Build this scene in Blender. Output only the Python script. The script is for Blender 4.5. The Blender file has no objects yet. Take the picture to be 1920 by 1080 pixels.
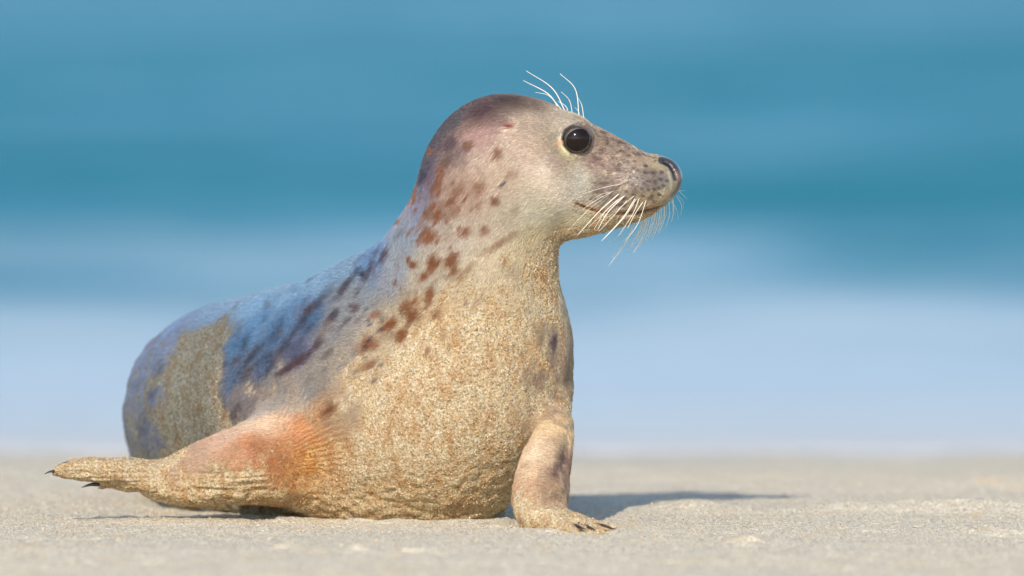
import bpy, math, random
import numpy as np
from mathutils import Vector

random.seed(7)
rng = np.random.default_rng(11)
scene = bpy.context.scene
col = scene.collection

# ---------------------------------------------------------------- camera
cam_data = bpy.data.cameras.new('camera')
cam = bpy.data.objects.new('camera', cam_data)
col.objects.link(cam)
scene.camera = cam
cam.location = (0.0, -14.2, 0.72)
cam.rotation_euler = (math.radians(90) - math.atan(637.0 / 21333.3), 0, 0)
cam_data.lens = 400
cam_data.sensor_width = 36
cam_data.clip_start = 0.5
cam_data.clip_end = 9000
cam_data.dof.use_dof = True
cam_data.dof.focus_distance = 14.19
cam_data.dof.aperture_fstop = 3.2

# ---------------------------------------------------------------- light
SUN_AZ = math.radians(-15)      # left of the camera's back
SUN_EL = math.radians(32)
to_sun = Vector((math.sin(SUN_AZ) * math.cos(SUN_EL), -math.cos(SUN_AZ) * math.cos(SUN_EL), math.sin(SUN_EL)))
world = bpy.data.worlds.new('World')
scene.world = world
world.use_nodes = True
wn = world.node_tree
bg = wn.nodes['Background']
sky = wn.nodes.new('ShaderNodeTexSky')
sky.sky_type = 'NISHITA'
sky.sun_disc = False
sky.sun_elevation = SUN_EL
sky.sun_rotation = math.atan2(to_sun.x, to_sun.y)
sky.altitude = 0
sky.air_density = 1.0
sky.dust_density = 0.7
sky.ozone_density = 1.3
wn.links.new(sky.outputs[0], bg.inputs[0])
bg.inputs[1].default_value = 0.15
sun_data = bpy.data.lights.new('sun', 'SUN')
sun_data.energy = 3.1
sun_data.angle = math.radians(1.0)
sun_data.color = (1.0, 0.88, 0.74)
sun = bpy.data.objects.new('sun', sun_data)
col.objects.link(sun)
sun.rotation_euler = to_sun.to_track_quat('Z', 'Y').to_euler()
sun.location = to_sun * 50
scene.view_settings.view_transform = 'Standard'
scene.view_settings.look = 'None'
scene.view_settings.gamma = 1
scene.view_settings.exposure = 0.52
scene.view_settings.use_curve_mapping = False
scene.cycles.use_denoising = True
scene.cycles.max_bounces = 6

# ---------------------------------------------------------------- maths
FOCAL_PX = 21333.3            # 400 mm lens on a 36 mm sensor, 1920 px wide
CAM = np.array([0.0, -14.2, 0.72])
PITCH = math.atan(637.0 / FOCAL_PX)
_cf = np.array([0, math.cos(PITCH), -math.sin(PITCH)])
_cu = np.array([0, math.sin(PITCH), math.cos(PITCH)])

def S(u, v, y):
    """place on the plane at depth y that lines up with the traced drawing of the seal"""
    dx = (u - 960.0) / FOCAL_PX
    d = _cf + _cu * ((540.0 - v) / FOCAL_PX)
    t = (y - CAM[1]) / d[1]
    return np.array([CAM[0] + dx * t, y, CAM[2] + d[2] * t])

def RR(r, y=0.0):
    return r * (14.2 + y) / FOCAL_PX

def project(P):
    q = P - CAM
    w = q @ _cf
    return 960 + FOCAL_PX * q[:, 0] / w, 540 - FOCAL_PX * (q @ _cu) / w

def smin(a, b, k):
    h = np.maximum(k - np.abs(a - b), 0) / k
    return np.minimum(a, b) - h * h * k * 0.25

def smax(a, b, k):
    return -smin(-a, -b, k)

def f3(v):
    return np.asarray(v, dtype=np.float32)

def cone(p, a, b, ra, rb, sy=1.0):
    """round cone; sy > 1 widens it across the view axis"""
    a = f3(a); b = f3(b)
    sc = f3([1, 1 / sy, 1])
    pa = (p - a) * sc
    ba = (b - a) * sc
    bb = float(ba @ ba)
    h = np.clip(pa @ ba / bb, 0, 1)
    # slant correction for round cones
    L = math.sqrt(bb)
    slope = (ra - rb) / L
    if abs(slope) < 0.98:
        ax = pa @ ba / L
        d2 = np.maximum((pa * pa).sum(1) - ax * ax, 0)
        h = np.clip((ax - np.sqrt(d2) * (-slope) / math.sqrt(1 - slope * slope) * -1 * -1) / L, 0, 1) if False else np.clip((ax + np.sqrt(d2) * (-slope) / math.sqrt(1 - slope * slope)) / L, 0, 1)
    q = pa - h[:, None] * ba
    return np.sqrt((q * q).sum(1)) - (ra + (rb - ra) * h)

def ell(p, c, r, rot=0.0):
    """ellipsoid, rot = turn in the side plane (radians, nose-up positive)"""
    q = p - f3(c)
    if rot:
        cs, sn = math.cos(rot), math.sin(rot)
        q = np.stack([q[:, 0] * cs + q[:, 2] * sn, q[:, 1], -q[:, 0] * sn + q[:, 2] * cs], 1)
    r = f3(r)
    k0 = np.sqrt(((q / r) ** 2).sum(1))
    k1 = np.sqrt(((q / (r * r)) ** 2).sum(1))
    return k0 * (k0 - 1.0) / np.maximum(k1, 1e-6)

def polyline(p, pts, radii):
    d = None
    for i in range(len(pts) - 1):
        e = cone(p, pts[i], pts[i + 1], radii[i], radii[i + 1])
        d = e if d is None else np.minimum(d, e)
    return d

YH = 0.05                      # middle plane of the head

TRUNK = [(892, 500, .075, 126), (862, 735, .10, 200), (770, 776, .13, 203), (700, 746, .19, 213),
         (600, 750, .28, 213), (515, 760, .365, 202), (430, 772, .45, 189), (395, 850, .70, 128), (378, 905, .92, 62), (372, 925, 1.02, 40)]
FLIP_L = [(610, 800, .16, 84), (478, 862, .105, 68), (388, 882, .10, 50), (310, 897, .10, 34), (240, 887, .09, 27),
          (172, 880, .08, 20), (128, 881, .075, 13), (94, 885, .07, 5)]
ARM_R = [(1040, 735, .085, 20), (1043, 800, .005, 31), (1034, 845, -.04, 41), (1020, 888, -.07, 46), (1013, 934, -.10, 47), (1018, 966, -.13, 34)]
TOES = [((1148, 1001), -.215, 7), ((1151, 991), -.17, 7), ((1136, 1005), -.245, 6), ((1118, 984), -.12, 8), ((1085, 1004), -.25, 7)]
MOUTH = [(1081, 378), (1092, 384), (1108, 390), (1130, 395), (1160, 398), (1195, 397), (1222, 391), (1236, 387)]
NOSTRIL = [(1243, 304), (1254, 310), (1261, 321), (1265, 335)]
EYE = (1078, 264.5)

def spline_chain(ch, n):
    a = np.array(ch, float)
    e = np.concatenate([[2 * a[0] - a[1]], a, [2 * a[-1] - a[-2]]])
    out = []
    for i in range(len(a) - 1):
        p0, p1, p2, p3 = e[i:i + 4]
        for t in np.arange(n) / n:
            out.append(.5 * (2 * p1 + (p2 - p0) * t + (2 * p0 - 5 * p1 + 4 * p2 - p3) * t * t + (3 * p1 - p0 - 3 * p2 + p3) * t ** 3))
    out.append(a[-1])
    return out

def chainsdf(p, ch, k, sy=1.0, n=2):
    d = None
    ch = spline_chain(ch, n); k = k * .35
    for (u0, v0, y0, r0), (u1, v1, y1, r1) in zip(ch[:-1], ch[1:]):
        e = cone(p, S(u0, v0, y0), S(u1, v1, y1), RR(r0, y0), RR(r1, y1), sy)
        d = e if d is None else smin(d, e, k)
    return d

def head_sym(p):
    q = p.copy(); q[:, 1] = np.abs(p[:, 1] - YH)
    return q

def H(u, v, ay):
    a = S(u, v, YH); return np.array([a[0], ay, a[2]])

def sdf_head(p):
    q = head_sym(p)
    d = ell(q, H(940, 303, 0), (RR(118), RR(114), RR(119)))
    d = smin(d, cone(q, H(1000, 290, 0), H(1212, 343, 0), RR(93), RR(48), 1.0), .03)
    d = smin(d, cone(q, H(905, 345, 0), H(1000, 345, 0), RR(114), RR(98), 1.0), .03)
    # jaw
    d = smin(d, cone(q, H(1075, 380, 0), H(1188, 372, 0), RR(66), RR(43), 1.0), .012)
    # cheek bone
    d = smin(d, ell(q, H(1015, 330, RR(62)), (RR(62), RR(42), RR(46)), -.5), .03)
    # whisker pads, nose
    d = smin(d, ell(q, H(1196, 352, RR(28)), (RR(58), RR(40), RR(42)), -.1), .014)
    d = smin(d, ell(q, H(1236, 334, 0), (RR(42), RR(38), RR(41))), .012)
    # hollow of the cheek between eye and muzzle
    d = smax(d, -ell(q, H(1125, 290, RR(118)), (RR(70), RR(50), RR(34)), -.35), .035)
    # brow
    d = smin(d, ell(q, H(1072, 238, RR(52)), (RR(34), RR(24), RR(17)), -.35), .02)
    return d

def eye_centre():
    return H(EYE[0], EYE[1], RR(57))

def sdf_detail_head(p, d):
    q = head_sym(p)
    ec = eye_centre()
    rel = q - f3(ec)
    r2 = np.sqrt(rel[:, 0] ** 2 + rel[:, 2] ** 2)
    # soft ring of the lids, then the seat of the eyeball
    lid = np.sqrt((r2 - RR(26.6)) ** 2 + (rel[:, 1] - RR(17.5)) ** 2) - RR(3.2)
    d = smin(d, lid, .008)
    d = smax(d, -(np.sqrt((rel ** 2).sum(1)) - RR(30.3)), .0012)
    # fold above the eye
    arc = np.sqrt((r2 - RR(35)) ** 2 + (np.maximum(-rel[:, 2] + RR(6), 0) * .7) ** 2)
    d = d + 0.0009 * np.exp(-(arc / RR(3.5)) ** 2) * (q[:, 1] > .02)
    # mouth: a crease that follows the surface, a bit deeper at the corner
    mp = np.array([H(u, v, 0) for u, v in MOUTH])
    dm = poly2d(q[:, [0, 2]], mp[:, [0, 2]])
    d = d + 0.0036 * np.exp(-(dm / RR(2.9)) ** 2)
    # lips roll a little on both sides
    d = d - 0.0012 * np.exp(-((dm - RR(9)) / RR(6)) ** 2)
    npn = np.array([H(u, v, 0) for u, v in NOSTRIL])
    dn = poly2d(q[:, [0, 2]], npn[:, [0, 2]])
    d = d + 0.0050 * np.exp(-(dn / RR(3.2)) ** 2) * np.clip((q[:, 1] - .006) / .006, 0, 1)
    # cleft between the whisker pads, in front
    d = d + 0.003 * np.exp(-(q[:, 1] / .003) ** 2) * np.clip((q[:, 0] - H(1225, 0, 0)[0]) / .01, 0, 1) * (q[:, 2] < H(0, 335, 0)[2])
    # ear hole
    e = H(956, 231, 0)
    de = np.sqrt(((q[:, 0] - e[0]) / 1.3) ** 2 + (q[:, 2] - e[2]) ** 2)
    d = d + (0.0034 * np.exp(-(de / RR(5)) ** 2) - .0007 * np.exp(-((de - RR(12)) / RR(4)) ** 2)) * (q[:, 1] > .03)
    # whisker follicle rows: shallow ripples on the pads
    return d

def poly2d(p, pts):
    out = None
    for a, b in zip(pts[:-1], pts[1:]):
        a = f3(a); b = f3(b); ba = b - a; pa = p - a
        h = np.clip(pa @ ba / float(ba @ ba), 0, 1)
        e = pa - h[:, None] * ba
        e = np.sqrt((e * e).sum(1))
        out = e if out is None else np.minimum(out, e)
    return out

def sdf_body(p):
    d = chainsdf(p, TRUNK, .045)
    d = smin(d, cone(p, S(862, 878, .115), S(740, 885, .12), RR(106), RR(105)), .03)
    d = smin(d, cone(p, S(740, 885, .12), S(540, 882, .28), RR(105), RR(96)), .03)
    d = smin(d, cone(p, S(540, 880, .28), S(400, 868, .45), RR(100), RR(96)), .03)
    # neck
    d = smin(d, cone(p, S(842, 430, .075), S(688, 604, .17), RR(72), RR(110)), .07)
    d = smin(d, cone(p, S(925, 480, .075), S(933, 625, .08), RR(106), RR(128)), .045)
    d = smin(d, cone(p, S(884, 470, .07), S(908, 350, YH), RR(136), RR(112)), .045)
    d = smin(d, sdf_head(p), .03)
    # far side hind flippers lie behind the rump
    for s in (-1, 1):
        hf = chainsdf(p, [(372, 925, 1.0, 34), (372 + s * 26, 925, 1.12, 24), (372 + s * 60, 921, 1.26, 9)], .02)
        d = smin(d, hf, .025)
    # near fore flipper, laid out sideways
    fl = chainsdf(p, FLIP_L, .03, 1.35)
    fl = smin(fl, cone(p, S(310, 908, .11), S(188, 912, .10), RR(16), RR(8), 1.6), .005)
    fl = smin(fl, cone(p, S(560, 800, .09), S(350, 868, .085), RR(34), RR(18)), .02)
    fl = smin(fl, cone(p, S(520, 905, .09), S(380, 915, .08), RR(32), RR(20), 1.3), .02)
    d = smin(d, cone(p, S(640, 890, .14), S(490, 895, .13), RR(70), RR(42)), .04)
    d = smin(d, fl, .028)
    d = smax(d, -ell(p, S(452, 866, .030), (RR(85), RR(26), RR(17)), .42), .016)
    # other fore flipper, planted in front
    ar = chainsdf(p, ARM_R, .03, .85)
    for (tu, tv), ty, tr in TOES:
        ar = smin(ar, cone(p, S(1022, 972, -.13), S(tu, tv, ty), RR(26), RR(tr)), .007)
    d = smin(d, ar, .018)
    # weight settles on the sand
    d = smax(d, -(p[:, 2] + .006), .012)
    return d

def sdf(p, detail=True):
    p = np.asarray(p, dtype=np.float32)
    d = sdf_body(p)
    if detail:
        hb = S(960, 480, YH)
        m = (p[:, 0] > hb[0] - .09) & (p[:, 2] > hb[2]) & (p[:, 1] < .2)
        if m.any():
            d[m] = sdf_detail_head(p[m], d[m])
    return d

def axis_steps(segs):
    out = [segs[0][0]]
    for a, b, h in segs:
        n = max(1, int(round((b - a) / h)))
        out += list(a + (b - a) * (np.arange(n) + 1) / n)
    return np.array(out)

def surface_nets(xs, ys, zs, f):
    nx, ny, nz = len(xs), len(ys), len(zs)
    F = np.empty((nx, ny, nz), np.float32)
    Y, Z = np.meshgrid(ys, zs, indexing='ij')
    # coarse pass finds the blocks the skin can run through, only those are sampled finely
    B = 5
    ci = [np.unique(np.append(np.arange(0, n, B), n - 1)) for n in (nx, ny, nz)]
    G = np.stack(np.meshgrid(xs[ci[0]], ys[ci[1]], zs[ci[2]], indexing='ij'), -1)
    C = f(G.reshape(-1, 3).astype(np.float32)).reshape(G.shape[:3])
    need = np.zeros((nx, ny, nz), bool)
    for a in range(len(ci[0]) - 1):
        for b in range(len(ci[1]) - 1):
            for c in range(len(ci[2]) - 1):
                blk = C[a:a + 2, b:b + 2, c:c + 2]
                diag = math.sqrt((G[a + 1, b, c, 0] - G[a, b, c, 0]) ** 2 + (G[a, b + 1, c, 1] - G[a, b, c, 1]) ** 2 + (G[a, b, c + 1, 2] - G[a, b, c, 2]) ** 2)
                sl = (slice(ci[0][a], ci[0][a + 1] + 1), slice(ci[1][b], ci[1][b + 1] + 1), slice(ci[2][c], ci[2][c + 1] + 1))
                if np.abs(blk).min() < diag * .8 or (blk.min() < 0) != (blk.max() < 0):
                    need[sl] = True
                else:
                    F[sl] = np.where(need[sl], F[sl], blk.flat[0])
    w = np.argwhere(need)
    F[need] = f(np.stack([xs[w[:, 0]], ys[w[:, 1]], zs[w[:, 2]]], 1).astype(np.float32))
    inside = F < 0
    cs = np.zeros((nx - 1, ny - 1, nz - 1), np.int8)
    for a in (0, 1):
        for b in (0, 1):
            for c in (0, 1):
                cs += inside[a:nx - 1 + a, b:ny - 1 + b, c:nz - 1 + c]
    act = np.argwhere((cs > 0) & (cs < 8))
    idx = -np.ones(cs.shape, np.int64)
    idx[tuple(act.T)] = np.arange(len(act))
    acc = np.zeros((len(act), 3)); cnt = np.zeros(len(act))
    ax = (xs, ys, zs)
    corners = [(a, b, c) for a in (0, 1) for b in (0, 1) for c in (0, 1)]
    for c0 in corners:
        for k in range(3):
            if c0[k]: continue
            c1 = list(c0); c1[k] = 1
            i0 = act + np.array(c0); i1 = act + np.array(c1)
            a = F[tuple(i0.T)]; b = F[tuple(i1.T)]
            m = (a < 0) != (b < 0)
            t = np.where(m, a / np.where(m, a - b, 1), 0)
            P0 = np.stack([ax[j][i0[:, j]] for j in range(3)], 1)
            P1 = np.stack([ax[j][i1[:, j]] for j in range(3)], 1)
            acc += np.where(m[:, None], P0 + (P1 - P0) * t[:, None], 0); cnt += m
    V = acc / cnt[:, None]
    quads = []
    for k in range(3):
        sl0 = [slice(1, n - 1) for n in (nx, ny, nz)]; sl0[k] = slice(0, (nx, ny, nz)[k] - 1)
        sl1 = list(sl0); sl1[k] = slice(1, (nx, ny, nz)[k])
        A = inside[tuple(sl0)]; B = inside[tuple(sl1)]
        e = np.argwhere(A != B)
        off = np.array([s.start for s in sl0])
        flip = A[tuple(e.T)]
        e = e + off
        j, l = [(1, 2), (2, 0), (0, 1)][k]
        def cell(dj, dl):
            c = e.copy(); c[:, j] -= dj; c[:, l] -= dl
            return idx[tuple(c.T)]
        q = np.stack([cell(1, 1), cell(0, 1), cell(0, 0), cell(1, 0)], 1)
        q[~flip] = q[~flip][:, ::-1]
        quads.append(q)
    return V, np.concatenate(quads)

def subdivide(V, Q):
    n = len(V)
    E = np.concatenate([Q[:, [0, 1]], Q[:, [1, 2]], Q[:, [2, 3]], Q[:, [3, 0]]])
    Es = np.sort(E, 1)
    key = Es[:, 0].astype(np.int64) * n + Es[:, 1]
    uk, first, inv = np.unique(key, return_index=True, return_inverse=True)
    ue = Es[first]
    em = (V[ue[:, 0]] + V[ue[:, 1]]) / 2
    fm = V[Q].mean(1)
    m = len(Q)
    e = (inv.reshape(4, m).T) + n
    c = np.arange(m) + n + len(ue)
    Vn = np.concatenate([V, em, fm])
    Qn = np.concatenate([np.stack([Q[:, 0], e[:, 0], c, e[:, 3]], 1), np.stack([e[:, 0], Q[:, 1], e[:, 1], c], 1),
                         np.stack([c, e[:, 1], Q[:, 2], e[:, 2]], 1), np.stack([e[:, 3], c, e[:, 2], Q[:, 3]], 1)])
    return Vn, Qn

def grad(f, P, h=.0006):
    f0 = f(P)
    g = np.stack([f(P + np.eye(3)[k] * h) - f0 for k in range(3)], 1) / h
    return f0, g

def relax(V, Q, lam=.5):
    s = np.zeros_like(V); c = np.zeros(len(V))
    for a, b in ((0, 1), (1, 2), (2, 3), (3, 0)):
        for i, j in ((a, b), (b, a)):
            for k in range(3):
                s[:, k] += np.bincount(Q[:, i], V[Q[:, j], k], len(V))
            c += np.bincount(Q[:, i], minlength=len(V))
    return V + lam * (s / np.maximum(c, 1)[:, None] - V)

def mesh_normals(V, Q):
    n = np.cross(V[Q[:, 2]] - V[Q[:, 0]], V[Q[:, 3]] - V[Q[:, 1]])
    N = np.zeros_like(V)
    for i in range(4):
        for k in range(3):
            N[:, k] += np.bincount(Q[:, i], n[:, k], len(V))
    return N / np.maximum(np.linalg.norm(N, axis=1), 1e-12)[:, None]

def build_seal_mesh(q=1.0):
    x0, x1 = S(70, 900, .07)[0], S(1295, 330, YH)[0]
    xm = S(770, 300, YH)[0]
    zt = S(0, 165, YH)[2]; zm = S(0, 500, YH)[2]
    xs = axis_steps([(x0, xm, .0062 / q), (xm, x1, .0042 / q)])
    ys = axis_steps([(-.32, -.06, .0062 / q), (-.06, .05, .0045 / q), (.05, .2, .006 / q), (.2, .5, .0085 / q), (.5, 1.34, .013 / q)])
    zs = axis_steps([(-.012, zm, .0060 / q), (zm, zt, .0042 / q)])
    V, Q = surface_nets(xs, ys, zs, lambda p: sdf(p, False))
    fs = lambda p: sdf(p, False)
    # the fleshy body is eased smooth; head and toes keep their shape
    def keep_mask(V):
        u, v = project(V)
        k = ss(v, 455, 415) * ss(u, 800, 880)
        k = np.maximum(k, ss(v, 950, 968) * ss(u, 1005, 1035))
        return k
    k = keep_mask(V)[:, None]
    V0 = relax(V, Q, .5)
    W = V0.copy()
    for _ in range(22):
        W = relax(W, Q, .6)
        W = relax(W, Q, -.62)
    V = V0 * k + W * (1 - k)
    for it in range(2):
        V, Q = subdivide(V, Q)
        V = relax(V, Q, .6)
        f = fs if it == 0 else sdf
        k = keep_mask(V)
        m = np.nonzero(k > .01)[0]
        for _ in range(1 if it == 0 else 4):
            f0, g = grad(f, V[m])
            g2 = np.maximum((g * g).sum(1), .25)
            V[m] -= (k[m] * np.clip(f0, -.004, .004) / g2)[:, None] * g
        if it == 0:
            k = keep_mask(V)[:, None]
            W = V.copy()
            for _ in range(12):
                W = relax(W, Q, .6)
                W = relax(W, Q, -.62)
            V = V * k + W * (1 - k)
        else:
            k = k[:, None]
            W = V.copy()
            for _ in range(3):
                W = relax(W, Q, .6)
            V = V * k + W * (1 - k)
    V = relax(V, Q, .3)
    return V, Q

def ss(x, a, b):
    t = np.clip((x - a) / (b - a), 0, 1)
    return t * t * (3 - 2 * t)

OUTLINE = np.array([(740,425),(759,393),(778,353),(789,315),(803,277),(820,247),(842.5,216),(869,197),(899.5,182),(930,176.5),(960,177),(991,183),
(1021,192),(1055,203),(1082,214.5),(1104.6,226),(1135,243),(1165,260),(1196,277),(1226,289),(1249,296),(1268,307.5),(1279,322.7),(1282,338),
(1275.5,353),(1264,372),(1245,387),(1222,400.5),(1196,416),(1169,427),(1139,435),(1112,441),(1082,448),(1063,457.5),(1051,469),(1044,486),
(1042.6,500),(1052,541),(1063,585),(1072,630),(1078,674),(1082,718),(1082,770),(1077,818.5),(1069.6,860),(1063.7,901.5),(1065,925),(1074,946),
(1092,961),(1115.5,975.5),(1139,983),(1150,990),(1148,1005),(1130,1005),(1092,1001),(1047,1002),(1006,999),(976,996),(967,981),(958.5,952),
(953,925),(949.6,931),(938,955),(917,975.5),(893,987),(840,985),(660,985),(560,984),(497,976),(451,970),(372,970),(310,962),(291,952.5),(279,929),
(247.5,920),(222.5,921),(191,920),(179,912),(160,903),(138,901),(113,899),(97.5,891.6),(88,886),(104,874),(129,865),(154,859),(185,856),(241,854),
(236.6,843),(233,818),(231.7,766),(237,724),(249,689),(267,657),(288,632.6),(316,611.5),(348,590),(376,578),(411,566),(453,555),(499,543),
(552,529),(583.5,520),(603.7,515),(648,487),(685,465),(722,444.5)])

RES = [(728, 416, 12.2, 8.8),(747, 386, 12.4, 6.5),(770, 350, 8.4, 3.2),(784, 313, 4.7, 1.6),(801, 276, 1.8, 0.8),(820, 247, 0.0, 0.0),(847, 220, -4.3, -4.2),(873, 203, -3.6, -6.0),(902, 190, -2.5, -7.6),(931, 184, -0.7, -8.0),(959, 182, 0.5, -5.0),(991, 185, 0.5, -1.9),(1021, 193, 0.3, -1.0),(1053, 210, 2.4, -6.6),(1079, 220, 2.5, -5.4),(1101, 233, 3.8, -7.0),(1131, 250, 3.9, -7.0),(1163, 264, 2.4, -4.4),(1194, 281, 1.7, -3.6),(1226, 290, 0.3, -0.9),(1249, 295, -0.4, 0.9),(1268, 308, 0.0, 0.0),(1277, 324, 1.8, -0.8),(1277, 337, 5.0, 0.6),(1273, 352, 2.7, 1.4),(1262, 370, 2.2, 2.0),(1245, 387, 0.0, 0.0),(1223, 402, -1.0, -1.7),(1196, 415, 0.4, 0.9),(1168, 423, 1.3, 3.8),(1138, 431, 1.0, 3.9),(1111, 438, 0.7, 2.9),(1081, 446, 0.6, 1.9),(1059, 452, 3.9, 5.8),(1050, 468, 0.8, 0.6),(1051, 488, -6.8, -1.8),(1052, 499, -9.9, 1.4),(1059, 539, -6.8, 1.6),(1069, 584, -5.9, 1.3),(1074, 630, -2.0, 0.3),(1073, 675, 5.0, -0.6),(1076, 718, 6.0, -0.2),(1081, 770, 1.0, 0.0),(1083, 819, -5.9, -0.8),(1077, 861, -6.9, -1.1),(1068, 902, -4.0, -0.3),(1066, 925, -1.0, 0.2),(1064, 954, 10.4, -7.8),(1090, 964, 2.3, -3.3),(1117, 973, -1.3, 2.7),(1140, 980, -1.2, 2.8),(1158, 987, -8.3, 3.4),(1147, 1004, 0.6, 0.8),(1130, 1006, 0.1, -1.0),(1092, 1004, 0.1, -3.0),(1047, 1001, -0.0, 1.0),(1006, 997, -0.2, 2.0),(982, 983, -5.9, 12.7),(977, 977, -10.2, 4.1),(956, 953, 2.9, -0.7),(944, 959, -5.6, -4.1),(917, 976, 0.0, 0.0),(892, 981, 0.7, 6.0),(840, 984, -0.0, 1.0),(660, 981, -0.0, 4.0),(561, 974, -0.6, 10.0),(498, 971, -0.6, 5.0),(451, 966, -0.2, 4.0),(373, 959, -0.6, 11.0),(314, 944, -3.8, 17.6),(305, 939, -13.8, 13.0),(279, 929, 0.0, 0.0),(247, 922, 0.3, -2.0),(222, 920, 0.0, 1.0),(192, 917, -0.6, 2.9),(182, 907, -2.9, 5.3),(160, 902, -0.3, 1.0),(138, 900, -0.1, 1.0),(114, 895, -0.9, 3.9),(98, 891, -0.5, 0.9),(96, 889, -7.5, -2.8),(104, 873, 0.5, 0.9),(129, 864, 0.3, 1.0),(154, 859, 0.0, 0.0),(185, 857, -0.1, -1.0),(242, 857, -0.7, -2.9),(245, 841, -8.8, 2.0),(241, 817, -8.0, 0.5),(236, 766, -4.0, -0.2),(241, 725, -3.9, -0.9),(253, 691, -3.7, -1.6),(270, 659, -3.3, -2.3),(291, 636, -2.7, -2.9),(317, 612, -0.6, -0.8),(350, 593, -1.9, -3.5),(376, 579, -0.4, -0.9),(411, 566, 0.0, 0.0),(454, 557, -0.5, -1.9),(500, 547, -1.0, -3.9),(554, 536, -1.8, -6.8),(584, 520, 0.0, 0.0),(601, 509, 3.2, 6.2),(647, 485, 1.0, 1.7),(684, 463, 1.0, 1.7),(714, 433, 8.2, 11.3)]
def warp(P, s=34.0):
    """eases the modelled outline onto the traced one"""
    if not len(RES): return P
    A = np.array(RES, float)
    u, v = project(P)
    num = np.zeros((len(P), 2)); den = np.full(len(P), .25)
    for a, b, du, dv in A:
        w = np.exp(-((u - a) ** 2 + (v - b) ** 2) / (2 * s * s))
        num[:, 0] += w * du; num[:, 1] += w * dv; den += w
    d = num / den[:, None]
    k = (14.2 + P[:, 1]) / FOCAL_PX
    out = P.copy()
    out[:, 0] += d[:, 0] * k; out[:, 2] -= d[:, 1] * k
    return out

# ---------------------------------------------------------------- helpers
def lin(r, g, b):
    c = np.array([r, g, b], float) / 255
    return np.where(c <= .04045, c / 12.92, ((c + .055) / 1.055) ** 2.4)

def vnoise(P, seed=0):
    """smooth value noise, -1..1"""
    P = np.asarray(P, float)
    i = np.floor(P).astype(np.int64); f = P - i
    f = f * f * (3 - 2 * f)
    out = 0
    for a in (0, 1):
        for b in (0, 1):
            for c in (0, 1):
                h = ((i[:, 0] + a) * 374761393 + (i[:, 1] + b) * 668265263 + (i[:, 2] + c) * 2147483647 + seed * 974634777) & 0xffffffff
                h = ((h ^ (h >> 13)) * 1274126177) & 0xffffffff
                h = (h ^ (h >> 16)) & 0xffff
                w = (f[:, 0] if a else 1 - f[:, 0]) * (f[:, 1] if b else 1 - f[:, 1]) * (f[:, 2] if c else 1 - f[:, 2])
                out = out + w * (h / 32767.5 - 1)
    return out

def mesh_from(name, V, F, mat=None, smooth=True):
    V = np.asarray(V, np.float32); F = np.asarray(F, np.int32)
    me = bpy.data.meshes.new(name)
    me.vertices.add(len(V)); me.vertices.foreach_set('co', V.ravel())
    k = F.shape[1]
    me.loops.add(F.size); me.loops.foreach_set('vertex_index', F.ravel())
    me.polygons.add(len(F))
    me.polygons.foreach_set('loop_start', np.arange(0, F.size, k, dtype=np.int32))
    me.polygons.foreach_set('loop_total', np.full(len(F), k, np.int32))
    me.polygons.foreach_set('use_smooth', np.full(len(F), smooth))
    me.update(calc_edges=True)
    if mat: me.materials.append(mat)
    return me

def link(name, me, parent=None, kind=None):
    o = bpy.data.objects.new(name, me)
    col.objects.link(o)
    if parent: o.parent = parent
    if kind: o['kind'] = kind
    return o

def attr(me, name, data, typ='FLOAT'):
    a = me.attributes.new(name, typ, 'POINT')
    if typ == 'FLOAT': a.data.foreach_set('value', np.asarray(data, np.float32))
    elif typ == 'FLOAT_COLOR':
        c = np.ones((len(data), 4), np.float32); c[:, :3] = data
        a.data.foreach_set('color', c.ravel())
    else: a.data.foreach_set('vector', np.asarray(data, np.float32).ravel())

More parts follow.
